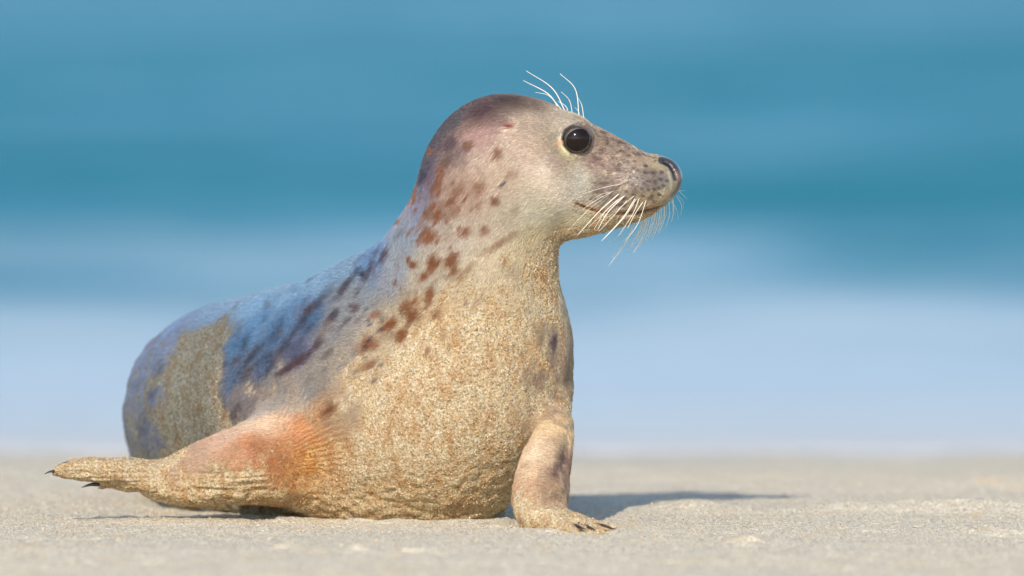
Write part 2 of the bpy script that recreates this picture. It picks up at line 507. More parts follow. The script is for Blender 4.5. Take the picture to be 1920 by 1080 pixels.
class Mat:
    def __init__(s, name):
        s.m = bpy.data.materials.new(name); s.m.use_nodes = True
        s.t = s.m.node_tree; s.n = s.t.nodes; s.b = s.n['Principled BSDF']
    def node(s, typ, **kw):
        x = s.n.new(typ)
        for k, v in kw.items():
            if k.startswith('i_'):
                x.inputs[k[2:].replace('_', ' ')].default_value = v
            else: setattr(x, k, v)
        return x
    def link(s, a, b): s.t.links.new(a, b)
    def noise(s, vec, scale, detail=3, rough=.55, dist=0):
        x = s.node('ShaderNodeTexNoise'); x.inputs['Scale'].default_value = scale
        x.inputs['Detail'].default_value = detail; x.inputs['Roughness'].default_value = rough
        x.inputs['Distortion'].default_value = dist
        if vec is not None: s.link(vec, x.inputs['Vector'])
        return x.outputs['Fac']
    def math(s, op, a, b=None, c=None, clamp=False):
        x = s.node('ShaderNodeMath', operation=op); x.use_clamp = clamp
        for i, v in enumerate((a, b, c)):
            if v is None: continue
            if isinstance(v, (int, float)): x.inputs[i].default_value = v
            else: s.link(v, x.inputs[i])
        return x.outputs[0]
    def ramp(s, fac, stops):
        x = s.node('ShaderNodeValToRGB'); e = x.color_ramp.elements
        while len(e) < len(stops): e.new(.5)
        for q, (p, c) in zip(e, stops):
            q.position = p; q.color = (c, c, c, 1) if isinstance(c, (int, float)) else (*c, 1)
        s.link(fac, x.inputs[0]); return x.outputs[0]
    def mix(s, fac, a, b, mode='MIX'):
        x = s.node('ShaderNodeMix', data_type='RGBA', blend_type=mode)
        if isinstance(fac, (int, float)): x.inputs[0].default_value = fac
        else: s.link(fac, x.inputs[0])
        for i, v in ((6, a), (7, b)):
            if isinstance(v, (tuple, list, np.ndarray)): x.inputs[i].default_value = (*[float(q) for q in v[:3]], 1)
            else: s.link(v, x.inputs[i])
        return x.outputs[2]
    def mapping(s, vec, scale, rot=(0, 0, 0)):
        x = s.node('ShaderNodeMapping'); s.link(vec, x.inputs[0])
        x.inputs['Scale'].default_value = scale; x.inputs['Rotation'].default_value = rot
        return x.outputs[0]
    def bump(s, h, strength, dist, normal=None):
        x = s.node('ShaderNodeBump'); x.inputs['Strength'].default_value = strength; x.inputs['Distance'].default_value = dist
        s.link(h, x.inputs['Height'])
        if normal is not None: s.link(normal, x.inputs['Normal'])
        return x.outputs[0]

# ---------------------------------------------------------------- materials
def grain_colour(M, vec, tones, scale=750):
    v = M.node('ShaderNodeTexVoronoi'); v.inputs['Scale'].default_value = scale
    M.link(vec, v.inputs['Vector'])
    sep = M.node('ShaderNodeSeparateColor'); M.link(v.outputs['Color'], sep.inputs[0])
    return M.ramp(sep.outputs[0], tones), v.outputs['Distance']

M = Mat('sand')
geo_n = M.node('ShaderNodeNewGeometry'); pos = geo_n.outputs['Position']
tones = [(0.0, lin(108, 96, 84)), (.25, lin(186, 173, 148)), (.6, lin(216, 203, 176)), (.88, lin(230, 218, 192)), (1, lin(246, 238, 220))]
gc, gd = grain_colour(M, pos, tones, 400)
big = M.noise(M.mapping(pos, (.8, 2.2, 1)), 2.2, 5)
tint = M.ramp(big, [(.3, lin(204, 198, 180)), (.55, lin(213, 206, 185)), (.72, lin(218, 203, 170))])
c = M.mix(.5, gc, tint)
warm = M.noise(M.mapping(pos, (6, 16, 6)), 1.6, 3)
c = M.mix(M.ramp(warm, [(.58, 0.0), (.70, .6)]), c, lin(212, 182, 132))
sepw = M.node('ShaderNodeSeparateXYZ'); M.link(pos, sepw.inputs[0])
wet = M.math('MULTIPLY_ADD', M.noise(M.mapping(pos, (.35, 1, 1)), .8, 4), 2.6, sepw.outputs[1])
wet = M.math('DIVIDE', M.math('SUBTRACT', wet, 3.2), 1.6, clamp=True)
c = M.mix(wet, c, M.mix(.28, c, lin(150, 140, 124)))
M.link(c, M.b.inputs['Base Color'])
rr = M.math('MULTIPLY_ADD', wet, -.55, .92)
M.link(rr, M.b.inputs['Roughness'])
M.b.inputs['Specular IOR Level'].default_value = .35
h1 = M.noise(pos, 300, 2, .6)
M.link(M.bump(gd, .8, .002, M.bump(h1, .9, .0035)), M.b.inputs['Normal'])
MAT_SAND = M.m

M = Mat('sea_water')
geo_n = M.node('ShaderNodeNewGeometry'); pos = geo_n.outputs['Position']
sp = M.node('ShaderNodeSeparateXYZ'); M.link(pos, sp.inputs[0])
mot = M.noise(M.mapping(pos, (.32, .085, .3)), 1.0, 4, .6)
body = M.ramp(mot, [(.34, (.014, .165, .265)), (.5, (.045, .225, .335)), (.66, (.110, .300, .425))])
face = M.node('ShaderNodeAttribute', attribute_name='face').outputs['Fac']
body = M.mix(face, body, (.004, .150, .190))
foamn = M.noise(M.mapping(pos, (.42, .22, 1)), 1.0, 6, .6)
at = M.node('ShaderNodeAttribute', attribute_name='foam')
fo = M.math('ADD', at.outputs['Fac'], M.math('MULTIPLY_ADD', foamn, 1.5, -.75))
fo = M.ramp(fo, [(.25, 0.0), (.85, 1.0)])
shal = M.node('ShaderNodeAttribute', attribute_name='shallow').outputs['Fac']
wcol = M.mix(fo, body, (.37, .49, .58))
wcol = M.mix(shal, wcol, M.mix(M.math('MULTIPLY', fo, .5), (.50, .47, .42), (.58, .61, .64)))
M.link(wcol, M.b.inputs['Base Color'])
M.link(M.math('MULTIPLY_ADD', fo, .55, .22), M.b.inputs['Roughness'])
M.b.inputs['IOR'].default_value = 1.33
M.b.inputs['Specular IOR Level'].default_value = .0
M.b.inputs['Coat Weight'].default_value = .07
M.b.inputs['Coat IOR'].default_value = 1.33
M.b.inputs['Coat Roughness'].default_value = .15
n1 = M.noise(M.mapping(pos, (.7, 1.6, 1)), 3.0, 5, .6)
M.link(M.bump(n1, .9, .10), M.b.inputs['Normal'])
MAT_SEA = M.m

M = Mat('seal_coat')
geo_n = M.node('ShaderNodeNewGeometry'); pos = geo_n.outputs['Position']
tc = M.node('ShaderNodeTexCoord')
pel = M.node('ShaderNodeAttribute', attribute_name='pelt').outputs['Color']
sand_a = M.node('ShaderNodeAttribute', attribute_name='sand').outputs['Fac']
wet_a = M.node('ShaderNodeAttribute', attribute_name='wet').outputs['Fac']
flow = M.node('ShaderNodeAttribute', attribute_name='flow').outputs['Vector']
hair = M.noise(flow, 1.0, 4, .7)
hair2 = M.noise(M.mapping(flow, (.25, .25, .25)), 1.0, 3, .6)
mott = M.noise(tc.outputs['Object'], 90, 4, .65)
pc = M.mix(1.0, pel, M.ramp(hair, [(.3, .76), (.7, 1.20)]), 'MULTIPLY')
pc = M.mix(1.0, pc, M.ramp(hair2, [(.3, .92), (.7, 1.07)]), 'MULTIPLY')
pc = M.mix(1.0, pc, M.ramp(mott, [(.3, .84), (.7, 1.14)]), 'MULTIPLY')
stones = [(0.0, lin(104, 80, 50)), (.14, lin(176, 146, 98)), (.42, lin(220, 196, 148)), (.8, lin(238, 220, 180)), (1, lin(255, 250, 236))]
gc, gd = grain_colour(M, tc.outputs['Object'], stones, 1100)
g2, _ = grain_colour(M, tc.outputs['Object'], stones, 420)
gc = M.mix(.45, gc, g2)
clump = M.noise(tc.outputs['Object'], 330, 3, .65)
hue = M.noise(M.mapping(tc.outputs['Object'], (1, 1, .45)), 60, 5, .65)
gc = M.mix(M.ramp(hue, [(.46, 0.0), (.72, .85)]), gc, lin(184, 130, 74))
gc = M.mix(1.0, gc, M.ramp(clump, [(.32, .52), (.54, 1.06)]), 'MULTIPLY')
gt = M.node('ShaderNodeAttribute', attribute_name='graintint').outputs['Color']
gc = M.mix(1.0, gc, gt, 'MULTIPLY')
thr = M.math('ADD', M.math('MULTIPLY', clump, .75), M.math('MULTIPLY', mott, .45))
cov = M.math('SUBTRACT', M.math('MULTIPLY_ADD', sand_a, 1.02, .06), thr)
cov = M.math('MULTIPLY_ADD', cov, 3.4, .5, clamp=True)
M.link(M.mix(cov, pc, gc), M.b.inputs['Base Color'])
ro = M.math('MULTIPLY_ADD', wet_a, -.32, .62)
ro = M.math('ADD', ro, M.math('MULTIPLY', cov, .45), clamp=True)
M.link(ro, M.b.inputs['Roughness'])
M.link(M.math('MULTIPLY_ADD', cov, -.5, M.math('MULTIPLY_ADD', wet_a, .45, .5)), M.b.inputs['Specular IOR Level'])
hb = M.bump(hair, .4, .0006)
hs = M.math('MULTIPLY', M.math('ADD', clump, M.math('MULTIPLY', gd, 2.0)), cov)
M.link(M.bump(hs, .7, .0017, hb), M.b.inputs['Normal'])
M.b.inputs['Sheen Weight'].default_value = .04
M.b.inputs['Sheen Roughness'].default_value = .4
MAT_COAT = M.m

M = Mat('wet_dark_eye')
M.b.inputs['Base Color'].default_value = (.010, .006, .005, 1)
M.b.inputs['Roughness'].default_value = .09
M.b.inputs['IOR'].default_value = 1.34
MAT_EYE = M.m
M = Mat('whisker_hair')
M.b.inputs['Base Color'].default_value = (.80, .76, .65, 1)
M.b.inputs['Roughness'].default_value = .4
M.b.inputs['Transmission Weight'].default_value = 0.0
MAT_WHISK = M.m
M = Mat('claw_horn')
hn = M.noise(M.node('ShaderNodeTexCoord').outputs['Object'], 300, 3)
M.link(M.ramp(hn, [(.3, (.012, .011, .012)), (.7, (.05, .045, .045))]), M.b.inputs['Base Color'])
M.b.inputs['Roughness'].default_value = .35
MAT_CLAW = M.m

# ---------------------------------------------------------------- the seal
V, Q = build_seal_mesh(1.0)
V = warp(V)
N = mesh_normals(V, Q)
U, W_ = project(V)

front = N[:, 1] < .25
fidx = np.nonzero(front)[0]
def surf(u, v, rad=5.0):
    """the point of the skin nearest the camera at a place of the drawing"""
    m = fidx[(np.abs(U[fidx] - u) < rad) & (np.abs(W_[fidx] - v) < rad)]
    if len(m) == 0:
        if rad < 40: return surf(u, v, rad * 1.6)
        return fidx[np.argmin((U[fidx] - u) ** 2 + (W_[fidx] - v) ** 2)]
    y = V[m, 1]
    m = m[y < y.min() + .012]
    return m[np.argmin((U[m] - u) ** 2 + (W_[m] - v) ** 2)]

PAINT = [  # where, coat colour (r g b) with some highlights and sky sheen painted in, sand cover
(820,250,64,58,70,0),(870,200,68,54,60,0),(940,183,68,55,58,0),(900,195,72,56,60,0),(845,225,66,54,62,0),(975,186,84,68,66,0),(1000,192,116,98,88,0),(850,285,120,98,92,0),(800,300,74,70,84,0),
(890,225,124,98,90,0),(910,205,96,75,74,0),(900,250,176,140,132,0),(960,262,196,172,154,0),(1010,232,186,166,150,0),(1050,215,170,156,140,.1),(1000,290,196,172,152,0),
(930,320,190,166,146,0),(1020,320,224,206,188,0),(1045,300,198,174,158,0),(1095,345,222,212,196,0),(1060,362,216,202,186,0),
(1110,262,164,142,126,0),(1150,282,156,134,120,.05),(1120,300,170,142,128,0),(1200,298,168,146,128,.15),(1230,302,178,160,130,.3),
(1160,330,142,120,108,.05),(1130,350,144,126,116,0),(1200,335,112,100,92,.15),(1235,335,124,112,100,.2),(1250,362,160,140,108,.5),(1200,378,160,142,112,.5),
(1150,372,148,134,122,.2),(1150,408,172,150,116,.75),(1200,405,176,150,112,.85),(1090,408,190,178,150,.3),(1080,440,184,164,124,.9),(1120,430,178,158,118,.8),
(1000,400,198,188,168,.05),(1000,450,196,178,144,.45),(940,400,186,170,150,0),(880,350,186,158,140,0),(840,345,166,140,128,0),
(800,330,108,96,116,0),(782,380,124,124,146,0),(850,450,176,162,148,.1),(765,440,130,140,156,0),(1080,225,178,166,150,.15),(1050,290,186,166,146,0),(1062,285,206,192,150,0),
(700,480,104,134,172,0),(745,500,140,146,156,.05),(800,520,176,166,150,.3),(900,520,196,182,156,.42),(940,560,200,182,148,.62),(880,560,196,180,150,.55),(1000,500,202,180,138,.85),(960,490,198,182,152,.5),(1040,480,196,168,120,1),
(1030,560,190,172,138,.85),(1068,650,150,136,122,.45),(1055,580,168,158,140,.5),(1050,620,162,146,126,.6),(1010,720,156,130,106,.7),(1000,690,160,136,110,.72),
(1040,700,150,126,106,.62),(1075,750,166,142,116,.65),(1060,680,152,132,112,.58),
(640,510,118,146,170,0),(550,550,116,150,178,0),(470,575,118,153,182,0),(600,530,116,148,176,0),(410,580,116,144,170,.15),(450,640,70,110,146,.03),(520,620,68,102,138,.03),(590,590,68,98,134,0),(480,610,92,132,168,0),(550,585,90,126,162,0),  # back: blue sky sheen painted into the slate coat
(500,680,66,84,112,.1),(560,655,80,86,112,.1),(440,700,74,94,122,.12),(650,560,122,128,134,.15),(620,620,122,122,124,.3),(640,660,146,138,126,.42),(520,710,132,126,122,.48),
(470,760,128,118,118,.5),(450,740,122,116,120,.5),(600,710,144,138,130,.42),(560,750,158,148,138,.42),(520,750,146,140,134,.42),(580,730,140,136,134,.4),
(260,700,112,126,156,.55),(240,800,116,124,144,.6),(330,605,112,134,166,.42),(370,660,116,112,110,.95),(400,700,116,112,110,.95),(370,780,122,114,106,.95),(300,740,96,110,140,.6),
(280,810,102,112,134,.6),(340,840,126,118,108,.95),(400,800,122,114,106,.95),(300,660,112,128,158,.55),(350,720,118,112,108,.9),(320,800,112,108,108,.85),
(260,660,114,130,160,.5),(410,640,110,112,118,.85),
(680,700,180,160,130,.6),(720,640,182,166,138,.45),(750,720,206,176,130,1),(700,760,204,172,124,.98),(850,700,206,176,130,1),(850,600,202,180,142,.72),(800,640,196,172,134,.75),(780,580,190,172,140,.6),
(930,620,206,178,132,1),(930,700,204,176,130,1),(700,900,204,170,120,1),(850,900,204,170,120,1),(640,920,200,164,112,1),(780,820,206,174,124,1),(900,820,204,172,122,1),(600,960,180,150,104,1),(750,965,180,150,104,1),(880,960,180,150,104,1),(500,955,150,124,88,1),
(560,810,204,142,92,.42),(600,790,190,148,108,.5),(500,850,172,106,56,.46),(530,830,180,116,66,.44),(600,850,204,142,80,.62),(570,850,184,126,70,.56),(540,870,176,114,60,.56),(520,800,194,152,112,.25),(560,890,190,128,66,.72),(610,900,196,140,80,.8),(450,860,196,150,112,.4),
(470,900,200,150,96,.9),(450,880,186,132,88,.55),(630,780,180,152,120,.5),(660,760,168,150,128,.5),(420,880,176,146,108,.75),(640,860,194,146,88,.85),
(512,796,224,202,176,0),(470,803,206,184,160,.05),(440,815,188,164,144,.12),(420,830,194,162,140,.15),(490,775,176,166,158,.2),(440,838,190,142,108,.3),(470,822,196,140,98,.3),(480,840,172,116,74,.42),  # pale ridge of the near flipper: its highlight is painted in
(380,852,180,150,126,.3),(330,868,176,146,122,.45),(340,885,190,156,130,.7),(300,880,192,172,144,.8),(220,872,192,176,146,.85),(150,880,190,168,128,1),(110,888,180,158,118,1),(350,915,188,158,112,1),(440,925,188,156,108,1),(240,900,176,152,112,1),
(1045,805,214,188,150,.4),(1060,800,190,166,130,.5),(1010,850,222,200,172,.35),(1000,880,214,186,154,.45),(1060,860,136,108,90,.35),(1050,890,150,124,104,.4),(1035,850,208,184,154,.3),(980,920,192,152,122,.6),(1035,925,172,144,118,.5),  # planted flipper: pale lit edge and darker off side painted in
(1010,980,182,162,136,1),(1060,970,190,176,152,.95),(1110,990,194,174,142,1),(975,960,190,150,110,.75),
]
cp = np.array([[V[i][0], V[i][1], V[i][2]] for i in (surf(a[0], a[1]) for a in PAINT)])
ccol = np.array([lin(*a[2:5]) for a in PAINT]); csand = np.array([a[5] for a in PAINT])
wob = np.stack([vnoise(V * 38, s) for s in (1, 2, 3)], 1) * .006 + np.stack([vnoise(V * 110, s) for s in (4, 5, 6)], 1) * .0025
Pw = (V + wob).astype(np.float32)
acc = np.zeros((len(V), 4), np.float32); den = np.zeros(len(V), np.float32)
for i in range(len(cp)):
    d2 = ((Pw - cp[i].astype(np.float32)) ** 2).sum(1)
    w = 1 / (d2 + .00010) ** 2
    acc[:, :3] += w[:, None] * ccol[i]; acc[:, 3] += w * csand[i]; den += w
pelt = acc[:, :3] / den[:, None] * .70; sandm = acc[:, 3] / den
pelt *= 1 + (np.array([.99, 1.02, 1.005]) - 1) * ss(W_, 520, 440)[:, None]
sandm += (vnoise(V * 55, 62) * .16 + vnoise(V * 140, 63) * .16) * ss(sandm, .04, .2) * ss(sandm, 1.0, .85)
sandm = np.clip(sandm, 0, 1)

# patches and streaks of the coat: u, v, half length, half width, lean, tone, strength
BR, DK, PU = lin(104, 62, 30), lin(40, 42, 54), lin(62, 44, 50)
SPOTS = [(934,287,13,11,40,BR,.75),(943,344,9,3.5,30,DK,.8),(930,374,12,10,60,BR,.7),(958,325,14,9,10,BR,.35),(898,351,20,12,50,BR,.55),(848,266,22,12,55,PU,.9),
(879,273,16,9,50,PU,.55),(827,315,20,9,55,BR,.55),(823,340,26,9,60,BR,.6),(858,357,22,12,60,BR,.5),(820,399,26,12,58,BR,.7),(801,402,16,9,60,BR,.55),(854,391,20,13,50,BR,.45),
(808,437,20,15,50,BR,.75),(873,433,16,10,40,BR,.7),(907,431,12,9,30,BR,.6),(953,446,26,8,30,BR,.4),(925,462,26,8,30,BR,.4),(899,383,12,8,50,BR,.35),(850,486,22,12,65,BR,.75),(852,508,12,9,60,BR,.6),
(812,492,26,12,62,BR,.8),(796,514,20,10,60,BR,.75),(774,492,10,8,40,BR,.75),(880,500,16,7,50,BR,.5),(807,556,24,10,80,BR,.95),(822,586,15,13,60,BR,.65),(767,572,20,14,30,BR,.65),(778,592,22,13,50,BR,.7),
(752,626,15,12,60,BR,.95),(694,645,24,15,25,BR,.95),(733,606,22,12,30,BR,.75),(702,590,14,8,20,BR,.5),(690,685,30,11,15,BR,.55),(804,660,20,7,80,BR,.6),(1037,637,17,7,80,PU,.8),(1005,705,28,22,60,PU,.2),(1035,670,20,9,70,PU,.25),
(618,768,20,11,25,BR,.75),(667,574,14,8,50,PU,.8),(630,590,18,8,50,DK,.8),(655,528,30,7,52,DK,.6),(722,474,20,7,58,PU,.6),(693,507,30,6,55,PU,.5),(703,480,26,6,60,DK,.35),(555,680,32,9,35,PU,.75),(596,645,24,7,55,PU,.7),
(528,698,16,6,40,PU,.5),(752,433,14,6,60,DK,.4),(464,696,24,9,45,PU,.6),(443,768,20,8,60,PU,.5),(517,625,34,9,50,DK,.4),(560,610,46,9,48,DK,.4),(600,565,44,8,46,DK,.5),(480,660,34,9,50,DK,.6),(530,655,40,8,52,DK,.45),(640,545,30,7,50,DK,.5),(505,690,24,7,50,DK,.5),(575,590,30,6,50,DK,.3),(460,640,30,8,62,DK,.35),(620,660,18,6,45,PU,.45),(655,600,16,6,50,PU,.5),(285,735,20,10,70,DK,.3),(330,770,16,10,80,DK,.4),
(270,790,26,12,80,DK,.35),(255,720,14,9,60,DK,.25),(300,690,20,9,60,DK,.45),(345,830,14,8,80,DK,.25),(395,780,16,9,70,DK,.35),(790,445,12,7,60,BR,.5),(840,300,18,8,50,PU,.5),(795,325,24,9,70,DK,.7),(905,205,30,12,20,PU,.5),(860,225,30,12,45,DK,.5),
(1060,700,16,9,80,PU,.22),(985,650,20,8,70,BR,.3),(900,560,20,7,60,BR,.3),(830,640,24,8,70,BR,.35),(905,660,16,7,60,BR,.25),(945,730,18,7,80,BR,.25),(785,690,18,7,60,BR,.3),(870,760,20,8,70,BR,.22),(1050,870,26,9,75,PU,.45)]
t1 = math.radians(52)
cs, sn = math.cos(t1), math.sin(t1)
hd = ss(W_, 440, 380) * ss(U, 960, 1010)
t2 = math.radians(-20); cs2, sn2 = math.cos(t2), math.sin(t2)
A1 = np.stack([(V[:, 0] * cs + V[:, 2] * sn) * 130, V[:, 1] * 420, (-V[:, 0] * sn + V[:, 2] * cs) * 620], 1)
A2 = np.stack([(V[:, 0] * cs2 + V[:, 2] * sn2) * 160, V[:, 1] * 420, (-V[:, 0] * sn2 + V[:, 2] * cs2) * 620], 1)
wn1 = vnoise(V * 150, 21) * .30 + vnoise(A1 * np.array([.45, .45, .45]), 22) * .24
r2 = np.random.default_rng(5)
for _ in range(110):   # many small flecks between the big ones, along neck and shoulder
    t = r2.random(); a0 = np.interp(t, [0, .35, .7, 1], [840, 815, 770, 640]); b0 = np.interp(t, [0, .35, .7, 1], [300, 430, 570, 680])
    a0 += r2.normal(0, 48); b0 += r2.normal(0, 34)
    if b0 < 250 or a0 > 1010: continue
    l_ = r2.uniform(4, 10)
    SPOTS.append((a0, b0, l_, l_ * r2.uniform(.4, .7), r2.uniform(40, 75), BR if a0 > 730 else DK, r2.uniform(.25, .7)))
for _ in range(50):
    a0 = r2.uniform(420, 700); b0 = np.interp(a0, [420, 700], [680, 520]) + r2.normal(0, 36)
    l_ = r2.uniform(6, 16)
    SPOTS.append((a0, b0, l_, l_ * .35, r2.uniform(40, 62), DK, r2.uniform(.15, .4)))
for _ in range(40):
    a0 = r2.uniform(960, 1075); b0 = r2.uniform(560, 800)
    l_ = r2.uniform(4, 11)
    SPOTS.append((a0, b0, l_, l_ * .5, r2.uniform(60, 95), PU if r2.random() < .4 else BR, r2.uniform(.08, .26)))
for (a, b, la, lb, ang, tone, st) in SPOTS:
    i = surf(a, b); dx = V[:, 0] - V[i, 0]; dz = V[:, 2] - V[i, 2]
    near = (np.abs(V[:, 1] - V[i, 1]) < .07) & (N[:, 1] < .3) & (dx * dx + dz * dz < .0036)
    m = np.nonzero(near)[0]
    cs, sn = math.cos(math.radians(ang)), math.sin(math.radians(ang))
    p = (dx[m] * cs + dz[m] * sn) / RR(la * 1.25); q = (-dx[m] * sn + dz[m] * cs) / RR(lb * 1.25)
    r = np.sqrt(p * p + q * q) + wn1[m]
    k = (1 - ss(r, .15, 1.15)) * min(1, st * 1.4)
    pelt[m] = pelt[m] * (1 - k[:, None]) + tone * k[:, None]
    sandm[m] -= k * .42 * np.clip(sandm[m] * 1.2, 0, 1)
# broken freckling all over the flanks, the far side too
fr = vnoise(V * np.array([52, 52, 38]) + 5, 31) + .5 * vnoise(V * 120, 32)
far = ss(V[:, 1], .08, .2) * (N[:, 1] > .2)
k = (ss(fr, .5, .85) * (.25 + .45 * far) * (sandm < .9) * (W_ > 300))[:, None]
pelt = pelt * (1 - k) + (BR * .5 + PU * .5) * k

# head marks: follicles, lips, nose leather, ear, lids
def stroke(pts, width, tone, st=1.0, symmetric=True, only=None):
    global pelt
    P2 = np.array([S(a, b, YH) for a, b in pts])[:, [0, 2]]
    m = np.nonzero((V[:, 2] > S(0, 480, YH)[2]) & (V[:, 0] > P2[:, 0].min() - .02) & (V[:, 0] < P2[:, 0].max() + .02))[0]
    Vw = V[m].copy()
    d = poly2d(f3(Vw[:, [0, 2]]), P2) / RR(width) + wn1[m] * .3
    k = (1 - ss(d, .55, 1.1)) * st * (np.abs(Vw[:, 1] - YH) > .001)
    pelt[m] = pelt[m] * (1 - k[:, None]) + tone * k[:, None]
    sandm[m] *= 1 - k
    return m, k
lipc = np.array([.035, .012, .008])
stroke([(1083,379),(1096,386),(1112,391)], 4.2, lin(200,140,90), .7)
stroke(MOUTH, 6.5, lin(190,130,84), .35)
stroke([(1083,379),(1096,386),(1112,391)], 3.2, lipc, 1)
stroke(MOUTH, 2.4, lipc, .6)
stroke(MOUTH[-3:], 2.6, lipc, .9)
leather = lin(46, 42, 46)
stroke([(1240,300),(1254,303),(1268,312),(1277,326),(1278,342),(1273,356),(1264,368)], 8.0, leather, .95)
stroke(NOSTRIL, 4.0, np.array([.006,.005,.005]), 1)
stroke([(1266,318),(1271,326),(1272,336)], 3.0, lin(140, 96, 94), .5)
stroke([(1252,322),(1258,340),(1257,355)], 3.0, lin(176,168,150), .5)
stroke([(952,233),(961,233)], 6.5, lin(150,96,86), .7)
stroke([(953,234),(959,235)], 3.0, lin(96,40,36), .8)
stroke([(948,243),(968,240),(972,228),(966,219)], 3.2, lin(210,196,172), .3)
th = np.radians(np.arange(0, 361, 20))
ec0 = warp(np.array([eye_centre()]))[0]
er_ = np.hypot(V[:, 0] - ec0[0], V[:, 2] - ec0[2]) / RR(1)
ea_ = np.arctan2(V[:, 2] - ec0[2], V[:, 0] - ec0[0])
hd_ = V[:, 2] > S(0, 420, YH)[2]
k = (np.exp(-((er_ - 31.5 + wn1) / 2.2) ** 2) * ss(np.abs((ea_ + 2.25 + math.pi) % (2 * math.pi) - math.pi), 1.0, .6) * .6 * hd_)[:, None]
pelt = pelt * (1 - k) + lin(206, 192, 148) * k
k = ((1 - ss(er_ + wn1 * 1.5, 27.0, 30.5)) * .96 * hd_)[:, None]
pelt = pelt * (1 - k) + lin(30, 25, 24) * k
stroke([(EYE[0] + 34 * math.cos(t), EYE[1] + 32 * math.sin(t)) for t in np.radians(np.arange(200, 345, 12))], 3.0, lin(118, 104, 104), .6)
stroke([(1047,268),(1053,266)], 5, lin(206,150,120), .6)
FOLL = [(1210,323),(1224,323),(1174,343),(1190,348),(1227,339),(1243,347),(1202,352),(1215,354),(1234,351),(1238,335),(1226,353),(1187,364),(1173,358),(1250,338),(1216,338),(1199,338),
        (1183,330),(1240,322),(1160,352),(1172,370),(1158,364),(1205,366),(1222,366),(1190,378),(1150,378),(1235,364),(1168,384),(1144,356),(1210,310),(1195,318)]
for (a, b) in FOLL: stroke([(a - 1, b), (a + 1.5, b + .5)], 3.4, lin(58, 50, 50), .8)
# short dark grizzle on the snout
m = np.nonzero((U > 1080) & (U < 1232) & (W_ < 400))[0]
gz = vnoise(V[m] * np.array([150, 220, 260]), 41) + .5 * vnoise(V[m] * 420, 42)
k = (ss(gz, -.1, .7) * .8 * ss(U[m], 1080, 1130))[:, None]
pelt[m] = pelt[m] * (1 - k) + lin(84, 66, 60) * k
gz = vnoise(V[m] * np.array([230, 260, 330]), 43)
k = (ss(gz, .35, .8) * .45 * ss(U[m], 1080, 1130) * ss(U[m], 1210, 1180))[:, None]
pelt[m] = pelt[m] * (1 - k) + lin(196, 178, 150) * k

wetm = ss(V[:, 1], .02, .16) * (1 - np.clip(sandm, 0, 1)) * ss(U, 800, 700) + .35 * (W_ < 480) + .9 * ((U > 1236) & (W_ < 375))
wetm = np.clip(wetm, 0, 1)
# rump sand is greyed and darkened by shade painted into its tint, breast golden
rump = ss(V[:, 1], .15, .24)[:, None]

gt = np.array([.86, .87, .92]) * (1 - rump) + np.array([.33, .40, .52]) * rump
foot = (ss(V[:, 1], -.03, -.09) * ss(V[:, 2], .12, .05))[:, None]
gt = gt * (1 - foot) + np.array([.92, .94, .98]) * foot
org = np.exp(-(((U - 575) / 62) ** 2 + ((W_ - 872) / 62) ** 2)) * (V[:, 1] < .2)
org = (org * (1 + .5 * vnoise(V * 70, 61))).clip(0, 1)[:, None]
gt = gt * (1 - org) + np.array([.92, .60, .34]) * org
belly = (ss(V[:, 2], .10, .0) * (V[:, 1] > -.03))[:, None]
gt = gt * (1 - belly * .35) + np.array([.80, .74, .60]) * belly * .35

# relief: crusted sand, hair lie, folds of the flipper
cr = vnoise(V * 330, 51) * .6 + vnoise(V * 620, 52) * .6 + vnoise(V * 130, 53) * .9
D = cr * .0010 * ss(sandm, .35, .95)
low = vnoise(V * np.array([26, 26, 34]), 54) * .0016 + vnoise(V * np.array([60, 60, 75]), 55) * .0009
D += low * ss(W_, 430, 560)
lumpy = ss(V[:, 2], .10, .03) * ss(sandm, .6, .95) * (V[:, 1] > -.04)
D += vnoise(V * np.array([85, 85, 150]), 56) * .0028 * lumpy
flm = ss(U, 560, 470) * ss(W_, 850, 885) * (V[:, 1] < .2) * (V[:, 1] > .0)
ax = np.stack([V[:, 0] * 14 , V[:, 1] * 40, (V[:, 2] + .12 * V[:, 0] * 0) * 210], 1)
D += -np.abs(vnoise(ax + vnoise(V * 20, 58)[:, None] * .8, 57)) * .0045 * flm * ss(W_, 858, 885)
# fine creases fanning out of the armpit
fan = np.hypot(V[:, 0] - V[surf(470, 880), 0], V[:, 2] - V[surf(470, 880), 2])
ang = np.arctan2(V[:, 2] - V[surf(470, 880), 2], V[:, 0] - V[surf(470, 880), 0])
fm = ss(fan, .045, .075) * ss(fan, .15, .11) * ss(ang, -.25, .1) * ss(ang, 1.25, .95) * (V[:, 1] < .25)
D += np.sin(ang * 95 + vnoise(V * 60, 59) * 2.5) * .0005 * fm
V2 = V + N * D[:, None]

me = mesh_from('seal', V2, Q, MAT_COAT)
attr(me, 'pelt', np.clip(pelt, .003, .9), 'FLOAT_COLOR')
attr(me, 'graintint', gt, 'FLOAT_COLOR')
attr(me, 'sand', np.clip(sandm, 0, 1)); attr(me, 'wet', wetm)
# hair lie: runs down the neck and back along the trunk
ph = np.interp(U, [300, 600, 800, 950, 1250], [25, 40, 62, 40, -22])
attr(me, 'flow', np.where((hd > .5)[:, None], A2, A1), 'FLOAT_VECTOR')
seal = link('seal', me)
seal['label'] = 'spotted grey seal on the sand with raised head turned right and sandy breast'
seal['category'] = 'seal'

